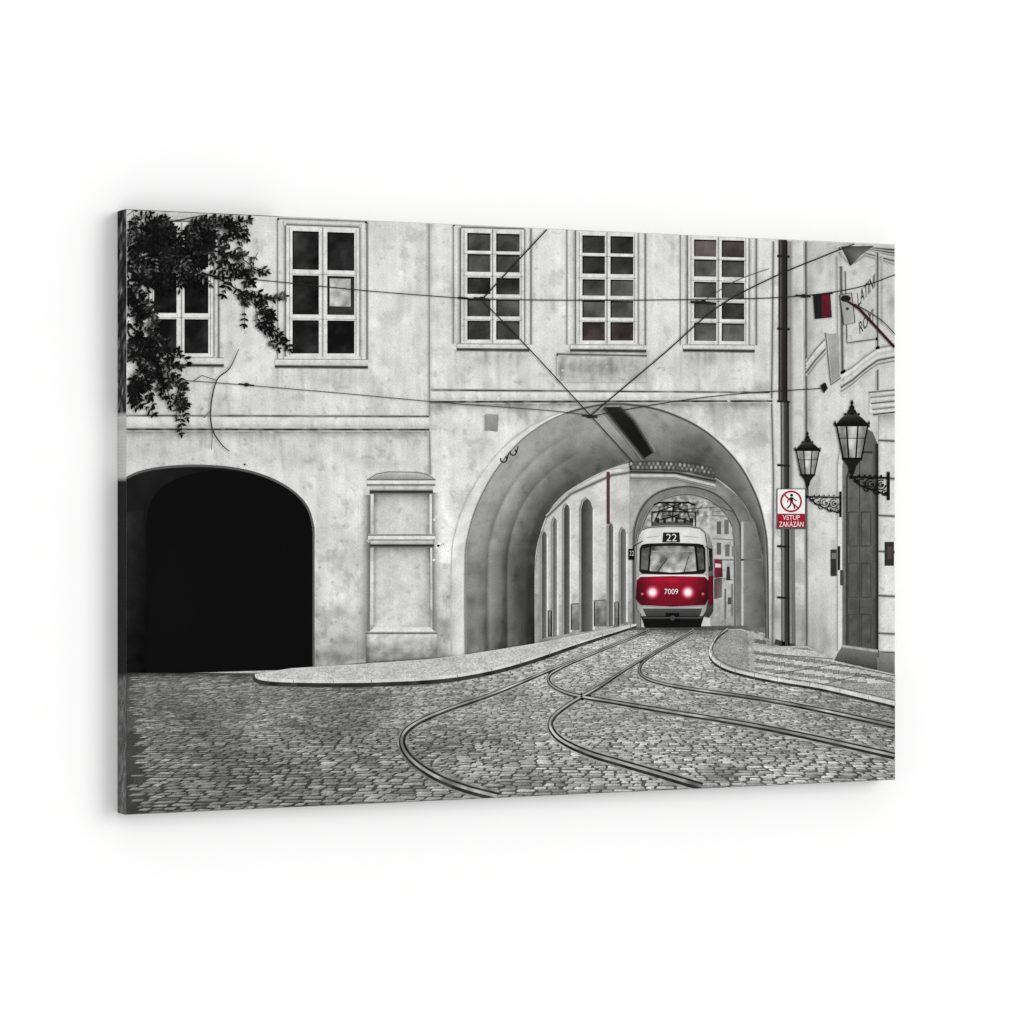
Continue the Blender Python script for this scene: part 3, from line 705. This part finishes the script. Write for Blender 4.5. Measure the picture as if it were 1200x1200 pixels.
for hx in (763.5,805):
    t=B(); k=26
    pts=[(hx,694)];cc=[col((250,190,200))]
    for rr,c in ((4.6,(236,150,166)),(6.6,.4),(9,0)):
        for i in range(k):
            x=hx+rr*math.cos(6.283*i/k); y=694+rr*math.sin(6.283*i/k); y=min(709,max(677,y)); x=max(746,min(827,x))
            base=rf(x,y); pts.append((x,y)); cc.append(col(c) if isinstance(c,tuple) else mixc(col(base),col((230,90,120)),c))
    fs=[[0,1+i,1+(i+1)%k] for i in range(k)]+[[1+r_*k+i,1+r_*k+(i+1)%k,1+(r_+1)*k+(i+1)%k,1+(r_+1)*k+i] for r_ in range(2) for i in range(k)]
    t._add(pts,cc,T0+1.8,fs)
    t.disc(hx,694,4.2,(255,250,252),T0+2.0,c2=(250,205,214)); t.disc(hx,694,2.6,255,T0+2.2)
    t.done('headlight',M_SMOOTH,TR)
for hx in (751.5,822.5):
    t=B(); t.disc(hx,696,2,(215,140,140),T0+2.4,c2=(120,30,40),n=12); t.done('indicator_lamp',M_SMOOTH,TR)
t=B(); t.line([(752,634),(742,640),(741,645)],1.1,24,T0+1); t.rect(735.5,643,742.5,656,18,T0+1.2); t.text('22',Q(736.6,645.5,741.8,651),200,T0+1.6); t.done('mirror',M_SMOOTH,TR)
t=B(); t.line([(826,640),(831,644)],1,24,T0+1.6); t.rect(830,643,833.5,653,22,T0+1.8); t.done('mirror',M_SMOOTH,TR)
t=B(); t.poly([(764,611),(810,610),(812,619),(762,619)],[90,90,56,60],T0+.2); t.line([(764,611),(810,610)],1,160,T0+.4)
for kk_,(a,c) in enumerate((((766,611),(772,599)),((772,599),(797,590)),((808,611),(805,600)),((805,600),(779,590)),((766,611),(795,603)),((808,611),(780,603)),((772,599),(805,600)),((763,618),(763,601)),((814,618),(814,600)),((763,601),(772,599)),((805,600),(814,600)),((787,611),(788,592)))): t.line([a,c],1.3,20,T0+.5+kk_*.02)
t.line([(765,592),(771,589),(806,589),(814,592)],2,16,T0+.8)
for x in (768,776,790,800,808): t.rect(x,607,x+3.4,613,34,T0+.45)
t.done('pantograph',M_SMOOTH,TR)

# ---------- tree ----------
tr=B()
br=[[(148,300),(175,285),(215,272),(265,262),(298,258)],[(148,330),(185,315),(230,318),(270,335),(300,360),(318,380)],[(148,380),(170,400),(190,440),(200,478)],
    [(148,270),(190,262),(240,252)],[(148,420),(180,410),(208,420)],[(185,315),(230,295),(275,300),(306,322)]]
for j,p_ in enumerate(br):
    q=smooth(p_,6); tr.line(q,[2.8-2.2*i/len(q) for i in range(len(q))],[20]*len(q),29+j*.02)
tw=smooth([(279,409),(268,432),(253,446),(246,478),(248,503),(258,520),(268,529)],6); tr.line(tw,[.8+.9*math.sin(3.14*i/len(tw)) for i in range(len(tw))],[52]*len(tw),29)
tr.line([(253,446),(236,440),(225,447)],.9,60,29.1); tr.line([(247,480),(238,490)],.8,60,29.1); tr.line([(248,503),(247,527)],.7,60,29.1)
TRK=tr.done('tree',M_SMOOTH,CV,'overhanging tree branches with dark feathery leaves')
lf=B(); R=random.Random(21)
def leaflet(x,y,a,l,w_,c,L):
    ca,sa=math.cos(a),math.sin(a); pts=[]
    for (u,v) in ((0,0),(.25,.42),(.55,.5),(.82,.28),(1,0),(.8,-.3),(.5,-.5),(.22,-.4)):
        pts.append((x+ca*u*l-sa*v*w_,y+sa*u*l+ca*v*w_))
    if max(p_[0] for p_ in pts)<149: return
    lf._add(pts,[col(c)]*2+[col(c*1.3)]*3+[col(c*.8)]*3,L)
def frond(x,y,a,ln):
    n=max(3,int(ln/4.8)); px_,py_=x,y; aa=a
    base=R.choice([7,9,12,16,22,34,62]); L=29.2+R.random()*1.6
    stem=[(x,y)]
    for i in range(n):
        aa+=R.uniform(-.10,.20)*(1 if math.cos(a)>0 else -1); st=ln/n
        px_+=math.cos(aa)*st; py_+=math.sin(aa)*st; stem.append((px_,py_))
        l=R.uniform(4.5,9.5)*(1-.4*abs(i/n-.4))
        for sg in (-1,1):
            if R.random()<.85: leaflet(px_,py_,aa+sg*R.uniform(.5,1.35),l,l*R.uniform(.36,.52),base*R.uniform(.6,1.7),L)
    leaflet(px_,py_,aa,7,3,base,L); lf.line(stem,.7,16,L)
cl=[(162,282,22,26,56),(155,345,14,38,50),(160,405,16,26,44),(158,445,14,18,26),(190,268,32,14,40),(178,300,20,16,24),(240,260,34,8,24),(284,260,12,5,7),
    (200,318,20,10,16),(250,306,24,11,18),(288,312,14,10,8),(305,362,12,14,13),(282,340,12,9,8),(194,446,14,14,16),(214,290,28,14,22),(205,470,9,8,6),(318,384,9,5,5),(178,420,14,20,16)]
for cx,cy,rx,ry,k in cl:
    for _ in range(k):
        x=cx+R.gauss(0,rx*.6); y=max(250,cy+R.gauss(0,ry*.6))
        a=R.uniform(-.5,2.1) if x>170 else R.uniform(-.9,2.7)
        x=max(150,x); frond(x,y,a,R.uniform(11,27))
lf.done('foliage',M_SMOOTH,TRK,'dark feathery leaves in uneven clumps')

# ---------- wall behind ----------
m=bpy.data.materials.new('white_wall_paint'); m.use_nodes=True; nt=m.node_tree; bs=nt.nodes['Principled BSDF']
bs.inputs['Roughness'].default_value=.95; bs.inputs['Specular IOR Level'].default_value=.05
nn=nt.nodes.new('ShaderNodeTexNoise'); nn.inputs['Scale'].default_value=3
cr=nt.nodes.new('ShaderNodeValToRGB'); cr.color_ramp.elements[0].color=(.945,.945,.945,1); cr.color_ramp.elements[1].color=(.965,.965,.965,1)
tcn=nt.nodes.new('ShaderNodeTexCoord'); nt.links.new(tcn.outputs['Object'],nn.inputs['Vector'])
nt.links.new(nn.outputs['Fac'],cr.inputs[0]); nt.links.new(cr.outputs[0],bs.inputs['Base Color'])
me=bpy.data.meshes.new('wall')
y0,y1=CT+.0005,CT+.15; X=6; Z0,Z1=0,4
me.from_pydata([(-X,y0,Z0),(X,y0,Z0),(X,y0,Z1),(-X,y0,Z1),(-X,y1,Z0),(X,y1,Z0),(X,y1,Z1),(-X,y1,Z1)],[],[(0,1,2,3),(5,4,7,6),(4,0,3,7),(1,5,6,2),(3,2,6,7),(4,5,1,0)])
me.materials.append(m); wo=bpy.data.objects.new('wall',me); COL.objects.link(wo)
wo['kind']='structure'; wo['label']='plain smooth white wall behind the canvas print'; wo['category']='wall'

# ---------- light ----------
wd=bpy.data.worlds.new('World'); scene.world=wd; wd.use_nodes=True
bg=wd.node_tree.nodes['Background']; bg.inputs[0].default_value=(1,1,1,1); bg.inputs[1].default_value=.80
sl=bpy.data.lights.new('studio_light','SUN'); sl.energy=1.1; sl.angle=math.radians(35); sl.color=(1,.995,.985)
so=bpy.data.objects.new('studio_light',sl); COL.objects.link(so)
dirv=Vector((-.62,.75,-.22)); so.rotation_euler=dirv.to_track_quat('-Z','Y').to_euler(); so.location=(2,-3,3)

cam=bpy.data.cameras.new('camera'); co=bpy.data.objects.new('camera',cam); COL.objects.link(co)
cam.sensor_width=36; cam.lens=F0/1200*36; cam.clip_end=100
co.location=(-1.8343,-3.777,1.5); co.rotation_euler=(math.radians(90),0,-math.asin(A1))
scene.camera=co
